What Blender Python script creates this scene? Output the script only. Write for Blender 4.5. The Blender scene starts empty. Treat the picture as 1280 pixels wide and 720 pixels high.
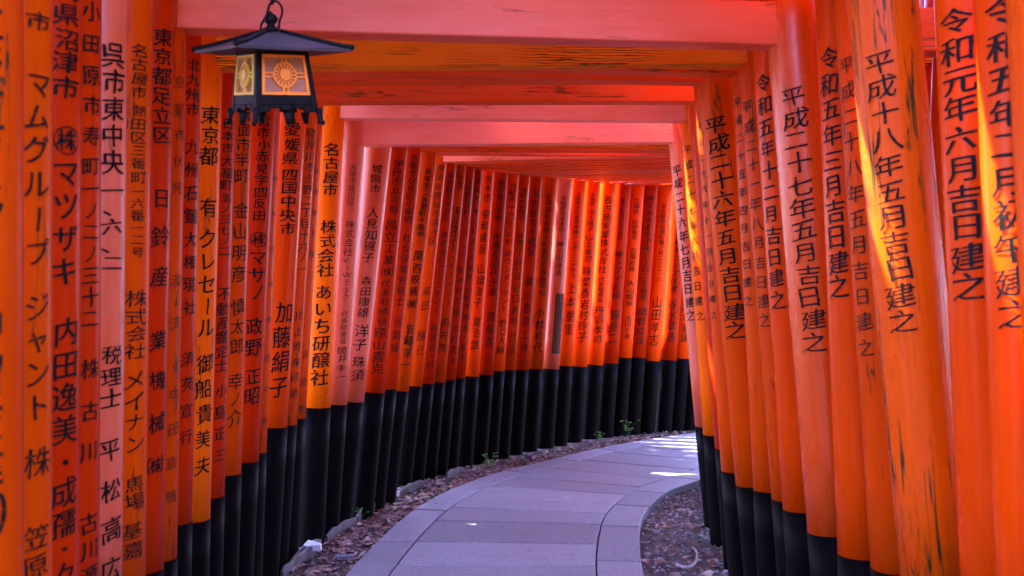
import bpy, bmesh, math, random
import numpy as np
from mathutils import Vector, Matrix, noise

random.seed(7)
rng = np.random.default_rng(7)
R = math.radians
scene = bpy.context.scene
COL = scene.collection

# ------------------------------------------------------------------ camera
EYE, F, CX, HY = 1.5, 1280.0, 640.0, 378.0        # eye height; focal length, centre and horizon in 1280x720 pixels
cam = bpy.data.cameras.new('camera')
cam.lens, cam.sensor_width = 36.0, 36.0
cam.shift_y = 18.0 / 1280.0
cam.clip_start, cam.clip_end = 0.05, 500.0
cam.dof.use_dof = True
cam.dof.focus_distance = 5.6
cam.dof.aperture_fstop = 4.5
camo = bpy.data.objects.new('camera', cam)
camo.location = (0, 0, EYE)
camo.rotation_euler = (R(90), 0, 0)
COL.objects.link(camo)
scene.camera = camo

# ------------------------------------------------------------------ light
SUN_EL, SUN_AZ = R(55), R(290)                    # azimuth of the sun, clockwise from +Y (high on the left)
world = bpy.data.worlds.new('World')
scene.world = world
world.use_nodes = True
wn = world.node_tree
bg = wn.nodes['Background']
sky = wn.nodes.new('ShaderNodeTexSky')
sky.sky_type = 'NISHITA'
sky.sun_disc = False
sky.sun_elevation, sky.sun_rotation = SUN_EL, SUN_AZ
sky.air_density, sky.dust_density, sky.ozone_density = 1.0, 0.5, 3.0
tint = wn.nodes.new('ShaderNodeVectorMath')
tint.operation = 'MULTIPLY'
tint.inputs[1].default_value = (1.02, 0.83, 1.22)       # the violet cast of open shade in the photograph
wn.links.new(sky.outputs[0], tint.inputs[0])
wn.links.new(tint.outputs[0], bg.inputs[0])
bg.inputs[1].default_value = 0.15
sun = bpy.data.lights.new('sun', 'SUN')
sun.energy, sun.angle, sun.color = 3.6, R(0.5), (1.0, 0.93, 0.82)
suno = bpy.data.objects.new('sun', sun)
sd = Vector((math.sin(SUN_AZ) * math.cos(SUN_EL), math.cos(SUN_AZ) * math.cos(SUN_EL), math.sin(SUN_EL)))
suno.rotation_euler = (-sd).to_track_quat('-Z', 'Y').to_euler()
suno.location = (0, 0, 30)
COL.objects.link(suno)
scene.view_settings.view_transform = 'Standard'
scene.view_settings.look = 'None'
scene.view_settings.exposure = 4.3
scene.view_settings.gamma = 1.0
scene.view_settings.use_curve_mapping = False
scene.render.engine = 'CYCLES'
scene.cycles.max_bounces = 12
scene.cycles.diffuse_bounces = 6
scene.cycles.use_denoising = True
scene.cycles.sample_clamp_indirect = 8.0


# ------------------------------------------------------------------ helpers
def link(o, parent=None):
    COL.objects.link(o)
    if parent is not None:
        o.parent = parent
    return o

def mesh_obj(name, verts, faces, mat, parent=None, smooth=False, mats=None, midx=None):
    m = bpy.data.meshes.new(name)
    m.from_pydata([tuple(v) for v in verts], [], [tuple(f) for f in faces])
    if mats:
        for q in mats: m.materials.append(q)
        m.polygons.foreach_set('material_index', midx)
    elif mat is not None:
        m.materials.append(mat)
    if smooth:
        m.polygons.foreach_set('use_smooth', [True] * len(m.polygons))
    m.update()
    return link(bpy.data.objects.new(name, m), parent)

def bm_obj(name, bm, mat, parent=None, smooth=False):
    m = bpy.data.meshes.new(name)
    bm.to_mesh(m); bm.free()
    m.materials.append(mat)
    if smooth:
        m.polygons.foreach_set('use_smooth', [True] * len(m.polygons))
    return link(bpy.data.objects.new(name, m), parent)

def tag(o, label=None, cat=None, group=None, kind=None):
    if label: o['label'] = label
    if cat: o['category'] = cat
    if group: o['group'] = group
    if kind: o['kind'] = kind
    return o

def empty(name, loc):
    o = bpy.data.objects.new(name, None)
    o.empty_display_size = 0.2
    o.location = loc
    return link(o)

class MB:
    def __init__(s): s.v, s.f = [], []
    def add(s, vs, fs):
        n = len(s.v)
        s.v += [tuple(v) for v in vs]
        s.f += [tuple(i + n for i in f) for f in fs]
    def hexa(s, p):          # eight points: bottom ring 0-3, top ring 4-7 (counter-clockwise from above)
        s.add(p, [(3, 2, 1, 0), (4, 5, 6, 7), (0, 1, 5, 4), (1, 2, 6, 5), (2, 3, 7, 6), (3, 0, 4, 7)])
    def box(s, x0, x1, y0, y1, z0, z1):
        s.hexa([(x0, y0, z0), (x1, y0, z0), (x1, y1, z0), (x0, y1, z0), (x0, y0, z1), (x1, y0, z1), (x1, y1, z1), (x0, y1, z1)])
    def tube(s, pts, rad, seg=8, caps=True):
        pts = [Vector(p) for p in pts]
        if not hasattr(rad, '__len__'): rad = [rad] * len(pts)
        rad = [float(q) for q in rad]; rings = []
        up = Vector((0.13, 0.21, 0.97))
        for i, p in enumerate(pts):
            t = (pts[min(i + 1, len(pts) - 1)] - pts[max(i - 1, 0)]).normalized()
            a = t.cross(up)
            if a.length < 1e-3: a = t.cross(Vector((1, 0, 0)))
            a.normalize(); b = a.cross(t).normalized()
            rings.append([p + rad[i] * (math.cos(2 * math.pi * k / seg) * a + math.sin(2 * math.pi * k / seg) * b) for k in range(seg)])
        vs = [v for r in rings for v in r]
        fs = []
        for i in range(len(pts) - 1):
            for k in range(seg):
                k2 = (k + 1) % seg
                fs.append((i * seg + k, (i + 1) * seg + k, (i + 1) * seg + k2, i * seg + k2))
        if caps:
            fs.append(tuple(range(seg)))
            fs.append(tuple((len(pts) - 1) * seg + k for k in reversed(range(seg))))
        s.add(vs, fs)
    def build(s, name, mat, parent=None, smooth=False):
        return mesh_obj(name, s.v, s.f, mat, parent, smooth)

def bevel(o, w, seg=2):
    m = o.modifiers.new('bevel', 'BEVEL')
    m.width, m.segments, m.limit_method = w, seg, 'ANGLE'
    m.harden_normals = False

# ------------------------------------------------------------------ materials
class NT:
    def __init__(s, name):
        s.m = bpy.data.materials.new(name)
        s.m.use_nodes = True
        s.n = s.m.node_tree.nodes; s.l = s.m.node_tree.links
        s.b = s.n['Principled BSDF']
    def node(s, t, **kw):
        n = s.n.new(t)
        for k, v in kw.items(): setattr(n, k, v)
        return n
    def coords(s, scale, offset_by_object=True):
        tc = s.node('ShaderNodeTexCoord')
        mp = s.node('ShaderNodeMapping')
        mp.inputs['Scale'].default_value = scale
        if offset_by_object:
            oi = s.node('ShaderNodeObjectInfo')
            mul = s.node('ShaderNodeVectorMath', operation='MULTIPLY_ADD')
            cx = s.node('ShaderNodeCombineXYZ')
            for i, k in enumerate((7.1, 3.7, 11.3)):
                mm = s.node('ShaderNodeMath', operation='MULTIPLY'); mm.inputs[1].default_value = k
                s.l.new(oi.outputs['Random'], mm.inputs[0]); s.l.new(mm.outputs[0], cx.inputs[i])
            add = s.node('ShaderNodeVectorMath', operation='ADD')
            s.l.new(tc.outputs['Object'], add.inputs[0]); s.l.new(cx.outputs[0], add.inputs[1])
            s.l.new(add.outputs[0], mp.inputs['Vector'])
        else:
            s.l.new(tc.outputs['Object'], mp.inputs['Vector'])
        return mp.outputs[0]
    def noise(s, vec, scale, detail=4, rough=0.55, dist=0.0):
        n = s.node('ShaderNodeTexNoise')
        n.inputs['Scale'].default_value = scale
        n.inputs['Detail'].default_value = detail
        n.inputs['Roughness'].default_value = rough
        n.inputs['Distortion'].default_value = dist
        s.l.new(vec, n.inputs['Vector'])
        return n.outputs['Fac']
    def ramp(s, fac, p0, p1, c0=(0, 0, 0, 1), c1=(1, 1, 1, 1)):
        r = s.node('ShaderNodeValToRGB')
        r.color_ramp.elements[0].position, r.color_ramp.elements[1].position = p0, p1
        r.color_ramp.elements[0].color, r.color_ramp.elements[1].color = c0, c1
        s.l.new(fac, r.inputs[0])
        return r.outputs[0]
    def mul(s, a, k):
        m = s.node('ShaderNodeMath', operation='MULTIPLY', use_clamp=True)
        s.l.new(a, m.inputs[0])
        if isinstance(k, (int, float)): m.inputs[1].default_value = k
        else: s.l.new(k, m.inputs[1])
        return m.outputs[0]
    def mix(s, fac, a, b):
        m = s.node('ShaderNodeMix', data_type='RGBA')
        for sock, v in ((m.inputs['Factor'], fac), (m.inputs[6], a), (m.inputs[7], b)):
            if isinstance(v, (int, float)): sock.default_value = v
            elif isinstance(v, tuple): sock.default_value = v if len(v) == 4 else (*v, 1)
            else: s.l.new(v, sock)
        return m.outputs[2]
    def bump(s, h, strength, dist=0.01):
        b = s.node('ShaderNodeBump')
        b.inputs['Strength'].default_value = strength
        b.inputs['Distance'].default_value = dist
        s.l.new(h, b.inputs['Height'])
        s.l.new(b.outputs[0], s.b.inputs['Normal'])

def paint(name, base, fade=(0.74, 0.22, 0.15), fade_amt=0.0, crack=0.0, rough=0.34, axis='z', coat=0.15, hue=0.05, rings=0.0, bump=0.25, spec=0.02):
    t = NT(name)
    ax = (lambda a, b: (a, a, b)) if axis == 'z' else (lambda a, b: (b, a, a))
    big = t.noise(t.coords(ax(2.2, 0.7)), 1.6, 3)
    c = t.mix(t.mul(t.ramp(big, 0.3, 0.7), 1.0), tuple(base), tuple(min(1, k * q) for k, q in zip(base, (1.08, 1.25 + hue * 3, 1.1))))
    grainv = t.noise(t.coords(ax(38, 1.5)), 2.2, 5, 0.6)
    c = t.mix(t.mul(t.ramp(grainv, 0.35, 0.75), 0.30), c, tuple(k * 0.62 for k in base))
    if fade_amt > 0:
        fn = t.noise(t.coords(ax(5, 1.2)), 2.0, 6, 0.62)
        fm = t.mul(t.ramp(fn, 0.62 - 0.45 * fade_amt, 0.86 - 0.4 * fade_amt), min(1, 0.35 + fade_amt * 0.6))
        c = t.mix(fm, c, fade)
    if rings > 0:
        w = t.node('ShaderNodeTexWave', wave_type='RINGS', rings_direction='SPHERICAL')
        w.inputs['Scale'].default_value = 9; w.inputs['Distortion'].default_value = 5
        w.inputs['Detail'].default_value = 2; w.inputs['Detail Scale'].default_value = 1.6
        t.l.new(t.coords(ax(3.4, 0.55)), w.inputs['Vector'])
        rm = t.mul(t.ramp(w.outputs['Fac'], 0.72, 0.9), t.ramp(t.noise(t.coords(ax(2, .8)), 1.3, 2), 0.50, 0.60))
        c = t.mix(t.mul(rm, rings), c, (0.035, 0.03, 0.012))
    if crack > 0:
        cn = t.noise(t.coords(ax(9, 0.55)), 2.1, 5, 0.55, 0.25)
        d = t.node('ShaderNodeMath', operation='SUBTRACT'); t.l.new(cn, d.inputs[0]); d.inputs[1].default_value = 0.5
        ab = t.node('ShaderNodeMath', operation='ABSOLUTE'); t.l.new(d.outputs[0], ab.inputs[0])
        line = t.ramp(ab.outputs[0], 0.004, 0.013, (1, 1, 1, 1), (0, 0, 0, 1))
        where = t.ramp(t.noise(t.coords(ax(4, 0.9)), 1.7, 3), 0.60 - 0.2 * crack, 0.66 - 0.2 * crack)
        c = t.mix(t.mul(t.mul(line, where), min(1, 0.5 + crack)), c, (0.03, 0.022, 0.008))
        pn = t.ramp(t.noise(t.coords(ax(24, 2.2)), 1.9, 4, 0.6), 0.74 - 0.06 * crack, 0.77 - 0.06 * crack)
        c = t.mix(t.mul(pn, 0.75 * min(1, crack)), c, (0.16, 0.08, 0.035))
    if crack > 0.9:
        cn = t.noise(t.coords(ax(6.5, 0.30)), 1.9, 4, 0.5, 0.15)
        d = t.node('ShaderNodeMath', operation='SUBTRACT'); t.l.new(cn, d.inputs[0]); d.inputs[1].default_value = 0.47
        ab = t.node('ShaderNodeMath', operation='ABSOLUTE'); t.l.new(d.outputs[0], ab.inputs[0])
        line = t.ramp(ab.outputs[0], 0.006, 0.016, (1, 1, 1, 1), (0, 0, 0, 1))
        where = t.ramp(t.noise(t.coords(ax(5, 1.6)), 1.6, 4), 0.52, 0.57)
        c = t.mix(t.mul(line, where), c, (0.035, 0.028, 0.008))
    # dull stains and grime
    st = t.ramp(t.noise(t.coords(ax(11, 3.0)), 1.5, 5, 0.65), 0.60, 0.82)
    c = t.mix(t.mul(st, 0.28), c, (0.24, 0.022, 0.001))
    t.l.new(c, t.b.inputs['Base Color'])
    rr = t.node('ShaderNodeMapRange'); rr.inputs['To Min'].default_value = rough - 0.06; rr.inputs['To Max'].default_value = rough + 0.14
    t.l.new(t.noise(t.coords(ax(14, 4)), 2, 4), rr.inputs['Value']); t.l.new(rr.outputs[0], t.b.inputs['Roughness'])
    t.b.inputs['Specular IOR Level'].default_value = spec
    t.b.inputs['Coat Weight'].default_value = coat
    t.b.inputs['Coat Roughness'].default_value = 0.25
    t.bump(grainv, bump, 0.004)
    return t.m

VERM = (0.55, 0.037, 0.0004)
P = {
    'fresh':  paint('fresh_vermilion', VERM, rough=0.2, spec=0.06, crack=0.08, coat=0.0, bump=0.15),
    'red':    paint('deep_vermilion', (0.43, 0.018, 0.0004), crack=0.15, rough=0.26, spec=0.04, coat=0.0),
    'orange': paint('orange_vermilion', (0.54, 0.046, 0.0005), rough=0.26, spec=0.04, crack=0.35, coat=0.0),
    'amber':  paint('weathered_amber_paint', (0.74, 0.098, 0.001), fade=(0.70, 0.095, 0.004), fade_amt=0.25, rough=0.30, spec=0.04, crack=0.3, coat=0.0),
    'worn':   paint('worn_vermilion', (0.50, 0.038, 0.0005), fade=(0.50, 0.055, 0.004), fade_amt=0.3, crack=0.6, spec=0.03, rough=0.30, coat=0.0),
    'pink':   paint('chalky_faded_vermilion', (0.56, 0.058, 0.005), fade=(0.58, 0.10, 0.055), fade_amt=0.6, crack=0.3, rough=0.36, coat=0.0, spec=0.55),
    'pinkold': paint('pale_worn_vermilion', (0.55, 0.045, 0.0006), fade=(0.56, 0.070, 0.012), fade_amt=0.4, crack=0.4, rough=0.22, coat=0.0, spec=0.3),
    'old':    paint('cracked_old_vermilion', (0.60, 0.055, 0.0005), fade=(0.60, 0.070, 0.006), fade_amt=0.35, crack=0.95, rough=0.24, coat=0.0, spec=0.12, bump=0.5),
    'bright': paint('lightened_far_vermilion', (0.84, 0.056, 0.0006), rough=0.34, spec=0.06, crack=0.08, coat=0.0, bump=0.15),  # vermilion lightened to stand in for light missing in the far bend
}
B = {
    'red':   paint('deep_vermilion_beam', (0.70, 0.062, 0.004), fade=(0.72, 0.11, 0.035), fade_amt=0.4, crack=0.35, rough=0.38, axis='x', coat=0.0, spec=0.12, bump=0.4),
    'brown': paint('grainy_orange_beam', (0.80, 0.19, 0.010), fade=(0.80, 0.20, 0.03), fade_amt=0.35, rough=0.5, axis='x', coat=0.0, rings=0.9, crack=0.3, bump=0.5),
    'pink':  paint('chalky_pink_beam', (0.64, 0.065, 0.015), fade=(0.72, 0.120, 0.065), fade_amt=0.85, rough=0.36, axis='x', coat=0.0, spec=0.3, crack=0.3, bump=0.4),
    'pale':  paint('faded_lightened_pink_beam', (0.80, 0.15, 0.08), fade=(0.86, 0.29, 0.25), fade_amt=0.9, rough=0.36, axis='x', coat=0.05, spec=0.5, crack=0.2, bump=0.4),  # faded pink, lightened further for light falling through gaps above
    'fresh': paint('fresh_vermilion_beam', (0.70, 0.055, 0.003), rough=0.32, axis='x', coat=0.0, spec=0.3, crack=0.2),
}

def simple(name, col, rough=0.5, metal=0.0, var=0.25, scale=20, bump=0.0, spec=0.5, coat=0.0):
    t = NT(name)
    n = t.noise(t.coords((1, 1, 1)), scale, 5, 0.6)
    c = t.mix(t.ramp(n, 0.3, 0.7), tuple(k * (1 - var) for k in col), tuple(min(1, k * (1 + var)) for k in col))
    t.l.new(c, t.b.inputs['Base Color'])
    t.b.inputs['Roughness'].default_value = rough
    t.b.inputs['Metallic'].default_value = metal
    t.b.inputs['Specular IOR Level'].default_value = spec
    t.b.inputs['Coat Weight'].default_value = coat
    if bump: t.bump(n, bump, 0.01)
    return t.m

def black_paint():
    t = NT('black_footing_paint')
    n = t.noise(t.coords((30, 30, 1.6)), 2, 5, 0.6)
    c = t.mix(t.ramp(n, 0.35, 0.75), (0.0010, 0.0008, 0.0009), (0.0034, 0.0022, 0.0020))
    w = t.ramp(t.noise(t.coords((9, 9, 2.5)), 2, 5, 0.65), 0.64, 0.80)
    c = t.mix(t.mul(w, 0.6), c, (0.030, 0.016, 0.009))
    t.l.new(c, t.b.inputs['Base Color'])
    t.b.inputs['Roughness'].default_value = 0.5
    t.b.inputs['Specular IOR Level'].default_value = 0.03
    t.bump(n, 0.3, 0.004)
    return t.m
M_BLACK = black_paint()
def ink(name, col, wear):
    t = NT(name)
    v = t.coords((1, 1, 1))
    c = t.mix(t.ramp(t.noise(v, 25, 4, 0.6), 0.3, 0.7), tuple(k * .6 for k in col), tuple(k * 1.5 for k in col))
    w = t.ramp(t.noise(v, 70, 5, 0.7), 0.66 - wear, 0.74 - wear)
    c = t.mix(t.mul(w, .8), c, (0.22, 0.028, 0.004))
    t.l.new(c, t.b.inputs['Base Color']); t.b.inputs['Roughness'].default_value = .55
    t.b.inputs['Specular IOR Level'].default_value = .1
    return t.m
M_INK = ink('black_ink', (0.004, 0.003, 0.003), 0.04)
M_INKB = ink('worn_black_ink', (0.009, 0.005, 0.004), 0.10)
M_INKF = ink('faded_brown_ink', (0.035, 0.011, 0.006), 0.16)
M_RIDGE = simple('black_ridge_paint', (0.018, 0.016, 0.016), 0.5)

# ------------------------------------------------------------------ brush-like glyphs, flat outlines cut into strips so they wrap round a pillar
GLYPH = {}
def glyph(ch, wt=0.017):
    key = (ch, wt)
    if key in GLYPH: return GLYPH[key]
    cu = bpy.data.curves.new('glyph', 'FONT')
    cu.body = ch; cu.size = 1.0; cu.resolution_u = 4
    o = bpy.data.objects.new('glyph', cu); COL.objects.link(o)
    bpy.context.view_layer.update()
    ev = o.evaluated_get(bpy.context.evaluated_depsgraph_get())
    me = ev.to_mesh()
    vs = np.array([v.co[:2] for v in me.vertices], float) if len(me.vertices) else np.zeros((0, 2))
    fs = [tuple(p.vertices) for p in me.polygons]
    ev.to_mesh_clear()
    bpy.data.objects.remove(o); bpy.data.curves.remove(cu)
    if len(vs) == 0:
        GLYPH[key] = (np.zeros((0, 2)), []); return GLYPH[key]
    bm = bmesh.new()
    bv = [bm.verts.new((x, y, 0)) for x, y in vs]
    for f in fs:
        try: bm.faces.new([bv[i] for i in f])
        except ValueError: pass
    bmesh.ops.remove_doubles(bm, verts=bm.verts, dist=1e-5)
    bmesh.ops.recalc_face_normals(bm, faces=bm.faces)
    bm.faces.ensure_lookup_table()
    for f in bm.faces:
        if f.normal.z < 0: f.normal_flip()
    # break long straight outline edges so that the strokes can swell and taper
    le = [e for e in bm.edges if len(e.link_faces) == 1 and e.calc_length() > 0.12]
    if le: bmesh.ops.subdivide_edges(bm, edges=le, cuts=3)
    nrm = {}
    for e in bm.edges:
        if len(e.link_faces) == 1:
            lp = e.link_loops[0]
            a, b = lp.vert, lp.link_loop_next.vert
            d = (b.co - a.co)
            if d.length < 1e-9: continue
            d.normalize(); nv = Vector((d.y, -d.x, 0))
            for v in (a, b): nrm[v] = nrm.get(v, Vector()) + nv
    sd_ = (hash(ord(ch)) % 97) * 1.37
    for v, nv in nrm.items():
        if nv.length < 1e-6: continue
        corner_ = 1.55 if nv.length < 1.7 else 1.0
        nv = nv.normalized()
        k = noise.noise((v.co.x * 4.5 + sd_, v.co.y * 4.5, sd_))
        k2 = noise.noise((v.co.x * 13 + sd_, v.co.y * 13, 3.0))
        amp = (wt + 0.022 * k + 0.010 * k2) * corner_
        # strokes get heavier towards their right and lower ends, like a loaded brush
        v.co.x += nv.x * (amp + 0.004)
        v.co.y += nv.y * (amp * 0.5 + 0.016 * (v.co.x - 0.5))
    for v in bm.verts:
        x, y = v.co.x - 0.5, v.co.y - 0.38
        y2 = y + 0.115 * x + 0.02 * math.sin(3 * x + sd_)
        v.co.x = x * (1 + 0.06 * y) + 0.015 * math.sin(4 * y + sd_)
        v.co.y = y2
        if ch == 'ー':
            v.co.x, v.co.y = -0.9 * (y2 - 0.115 * x) + 0.02 * math.sin(6 * x), x * 0.9
    for k in range(-3, 4):
        g = bm.verts[:] + bm.edges[:] + bm.faces[:]
        bmesh.ops.bisect_plane(bm, geom=g, plane_co=(k * 0.13, 0, 0), plane_no=(1, 0, 0))
    bm.verts.index_update()
    out = (np.array([v.co[:2] for v in bm.verts], float), [tuple(v.index for v in f.verts) for f in bm.faces])
    bm.free()
    GLYPH[key] = out
    return out

def inscription(parent, segs, mat, r, ax_to_cam, right, wt=0.017):
    """segs: list of (angle, [(char, height, glyph height, glyph width)]) laid on a cylinder of radius r about local z."""
    vs, fs, n = [], [], 0
    for ang, chars in segs:
        for ch, h, gh, gw in chars:
            gv, gf = glyph(ch, wt)
            if len(gv) == 0: continue
            t_ = random.gauss(0, .035); k_ = random.uniform(.92, 1.06)          # a hand never repeats a sign exactly
            gv = gv @ np.array([[math.cos(t_), math.sin(t_)], [-math.sin(t_), math.cos(t_)]]) * k_
            gv = gv + np.array([random.gauss(0, .03), random.gauss(0, .02)])
            a = ang + (gv[:, 0] * gw) / r
            rr = r + 0.0016
            x = rr * (np.cos(a) * ax_to_cam[0] + np.sin(a) * right[0])
            y = rr * (np.cos(a) * ax_to_cam[1] + np.sin(a) * right[1])
            z = h + gv[:, 1] * gh
            vs.append(np.stack([x, y, z], 1))
            fs += [tuple(i + n for i in f) for f in gf]
            n += len(gv)
    if not vs: return None
    return mesh_obj('lettering', np.concatenate(vs), fs, mat, parent)

# ------------------------------------------------------------------ pillar
def pillar(gate, base, top, r, hblack, mat, seed, seg=32, foot_mat=None):
    """base, top: world points on the axis; hblack: height of the black footing."""
    base, top = Vector(base), Vector(top)
    d = (top - base); L = d.length; d.normalize()
    q = Vector((0, 0, 1)).rotation_difference(d)
    sb = hblack / d.z
    def rad(s, k):
        a = 2 * math.pi * k / seg
        return r * (1.0 - 0.035 * s / L) * (1 + 0.010 * noise.noise((math.cos(a) * 0.8 + seed, math.sin(a) * 0.8, s * 0.9)))
    def lathe(name, ss, m, parent, grow=0.0):
        vs, fs = [], []
        for s in ss:
            for k in range(seg):
                a = 2 * math.pi * k / seg
                q_ = rad(s, k) + grow
                vs.append((q_ * math.cos(a), q_ * math.sin(a), s))
        for i in range(len(ss) - 1):
            for k in range(seg):
                k2 = (k + 1) % seg
                fs.append((i * seg + k, i * seg + k2, (i + 1) * seg + k2, (i + 1) * seg + k))
        fs.append(tuple(reversed(range(seg))))
        fs.append(tuple((len(ss) - 1) * seg + k for k in range(seg)))
        return mesh_obj(name, vs, fs, m, parent, True)
    n = max(4, int((L - sb) / 0.3))
    p = lathe('pillar', [sb + (L - sb) * i / n for i in range(n + 1)], mat, gate)
    p.location = base - gate.location
    p.rotation_mode = 'QUATERNION'; p.rotation_quaternion = q
    lathe('black_footing', [-0.15, 0.0, sb * 0.4, sb * 0.75, sb + 0.002], foot_mat or M_BLACK, p, 0.0022)
    return p, d

def beam(gate, name, a, b, thick, height, over, mat, sag=0.0, taper=0.0, parent=None):
    """box beam between points a and b (underside centre line), running past them by `over`; local x along the beam."""
    a, b = Vector(a), Vector(b)
    d = b - a; L = d.length; d.normalize()
    n = 14
    yax = Vector((0, 0, 1)).cross(d).normalized(); zax = d.cross(yax)
    vs, fs = [], []
    for i in range(n + 1):
        x = -over + (L + 2 * over) * i / n
        u = (2 * i / n - 1)
        dz = sag * u * u
        e = 0.0015 * math.sin(i * 2.1 + a.x * 9)
        h = height * (1 + taper * abs(u))
        w = thick / 2
        for (yy, zz) in ((-w, 0), (w, 0), (w, h), (-w, h)):
            vs.append((x - L / 2, yy + e, zz + dz))
    for i in range(n):
        for k in range(4):
            k2 = (k + 1) % 4
            fs.append((i * 4 + k, (i + 1) * 4 + k, (i + 1) * 4 + k2, i * 4 + k2))
    fs.append((0, 1, 2, 3)); fs.append((n * 4 + 3, n * 4 + 2, n * 4 + 1, n * 4))
    o = mesh_obj(name, vs, fs, mat, parent or gate)
    if parent is None:
        o.location = (a + b) / 2 - gate.location
        o.rotation_mode = 'QUATERNION'
        o.rotation_quaternion = Matrix((d, yax, zax)).transposed().to_quaternion()
    bevel(o, 0.006, 2)
    return o

def W(px, y, z):                    # a photograph pixel at distance z
    return Vector(((px - CX) / F * z, z, EYE - (y - HY) / F * z))

# ------------------------------------------------------------------ the gates, measured pillar by pillar
# left pillars: z, edge px at black top, black top y, edge px at top, y of top, radius, paint, ink, text rows [(y0, y1, text)]
LEFT = [
 (1.96, 25, 930, 25, 0, .085, 'worn', 'b', [(-60, 275, '市生野区巽北'), (380, 680, '中田技建㈱')]),
 (2.18, 61, 880, 62, 0, .085, 'orange', 'b', [(8, 34, '市'), (78, 335, 'マムグループ'), (362, 530, 'ジャント'), (562, 602, '株'), (658, 730, '笠原')]),
 (2.40, 95, 840, 100, 0, .085, 'red', 'k', [(-34, 122, '岡県沼津市'), (153, 358, '㊑マツザキ'), (394, 560, '内田逸美'), (562, 596, '・'), (598, 676, '成孺'), (678, 700, '・'), (702, 740, '々')]),
 (2.62, 121, 800, 125, 0, .085, 'red', 'k', [(-8, 186, '小田原市寿'), (192, 412, '町一ノ二ノ三十二'), (440, 482, '株'), (488, 592, '古川'), (640, 740, '古川源')]),
 (2.84, 150, 765, 158, 0, .085, 'pink', 'k', [(48, 218, '呉市東中央'), (224, 340, '一、六、二'), (430, 512, '税理士'), (538, 740, '平松高広')]),
 (3.06, 180, 733, 190, 0, .085, 'orange', 'b', [(52, 122, '名古屋市'), (128, 228, '熱田区三番町'), (230, 322, '一六番一二号'), (362, 450, '株式会社'), (462, 568, 'メイナン'), (594, 640, '馬場'), (654, 702, '基嘉')]),
 (3.28, 203, 712, 218, 0, .085, 'red', 'k', [(32, 178, '東京都足立区'), (220, 370, '日鈴産'), (398, 608, '業機械㈱')]),
 (3.50, 220, 698, 233, 20, .085, 'worn', 'f', [(84, 250, '京都市伏見'), (322, 432, '淡済'), (474, 642, '平田直機')]),
 (3.76, 239, 653, 252, 40, .085, 'red', 'k', [(70, 144, '北九州市'), (168, 398, '九州石鎚大権現社'), (432, 562, '須苑宣行')]),
 (4.02, 262, 649, 278, 90, .088, 'amber', 'k', [(130, 206, '東京都'), (243, 272, '有'), (284, 424, 'クレセール'), (438, 598, '御船貴美夫')]),
 (4.27, 280, 620, 294, 150, .085, 'red', 'k', [(146, 238, '日本市大福町'), (240, 320, '五ノ三七ノ二'), (358, 466, '不動産鑑定士'), (476, 582, '小島正三')]),
 (4.54, 301, 592, 315, 150, .085, 'orange', 'b', [(132, 228, '箕面市半町'), (248, 356, '金山明彦'), (370, 446, '慎太郎'), (464, 534, '幸ノ介')]),
 (4.82, 323, 576, 345, 150, .085, 'red', 'k', [(128, 276, '一宮市小赤見字四反田'), (288, 376, '㊑マサノ'), (396, 446, '政野'), (458, 506, '正昭')]),
 (5.10, 333, 565, 350, 150, .085, 'worn', 'b', [(200, 420, '岐阜市長良'), (428, 545, '田沼孝')]),
 (5.62, 359, 533, 383, 150, .095, 'fresh', 'k', [(152, 206, '愛媛県'), (208, 294, '四国中央市'), (374, 498, '加藤絹子')]),
 (5.88, 371, 530, 397, 150, .085, 'orange', 'b', [(158, 342, '寝屋川市点野二丁目十六ノ一'), (384, 500, '川上寿朱印刷')]),
 (6.14, 382, 522, 403, 160, .085, 'worn', 'b', [(200, 330, '吹田市千里'), (425, 528, '吉田智')]),
 (6.55, 413, 509, 430, 160, .090, 'amber', 'k', [(178, 246, '名古屋市'), (274, 346, '株式会社'), (354, 482, 'あいち研醸社')]),
 (6.82, 434, 505, 458, 160, .085, 'pink', 'f', [(204, 256, '大阪市淀川区'), (274, 320, '株式会社'), (320, 376, 'V・Wテック'), (388, 430, '代表取締役'), (432, 476, '筒井孝一')]),
 (7.08, 455, 501, 490, 185, .097, 'pink', 'b', [(204, 242, '城陽市'), (258, 328, '人見知賀子'), (344, 396, '森田康雄'), (404, 438, '洋子'), (444, 476, '珠須')]),
 (7.36, 481, 490, 510, 190, .085, 'red', 'b', [(198, 266, '伊丹市北河原'), (274, 346, '昌立工業㈱'), (348, 406, '代表取締役'), (408, 468, '遠山喜克')]),
 (7.66, 496, 486, 528, 190, .080, 'red', 'b', [(192, 278, '京都市伏見区小栗栖'), (290, 382, '社会保険労務士'), (394, 442, '河陽輝')]),
 (7.95, 511, 488, 547, 195, .080, 'worn', 'k', [(210, 296, '貝塚市二色港町一番地'), (312, 386, '関西映興㈱'), (404, 462, '岩崎洋一')]),
]
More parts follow.
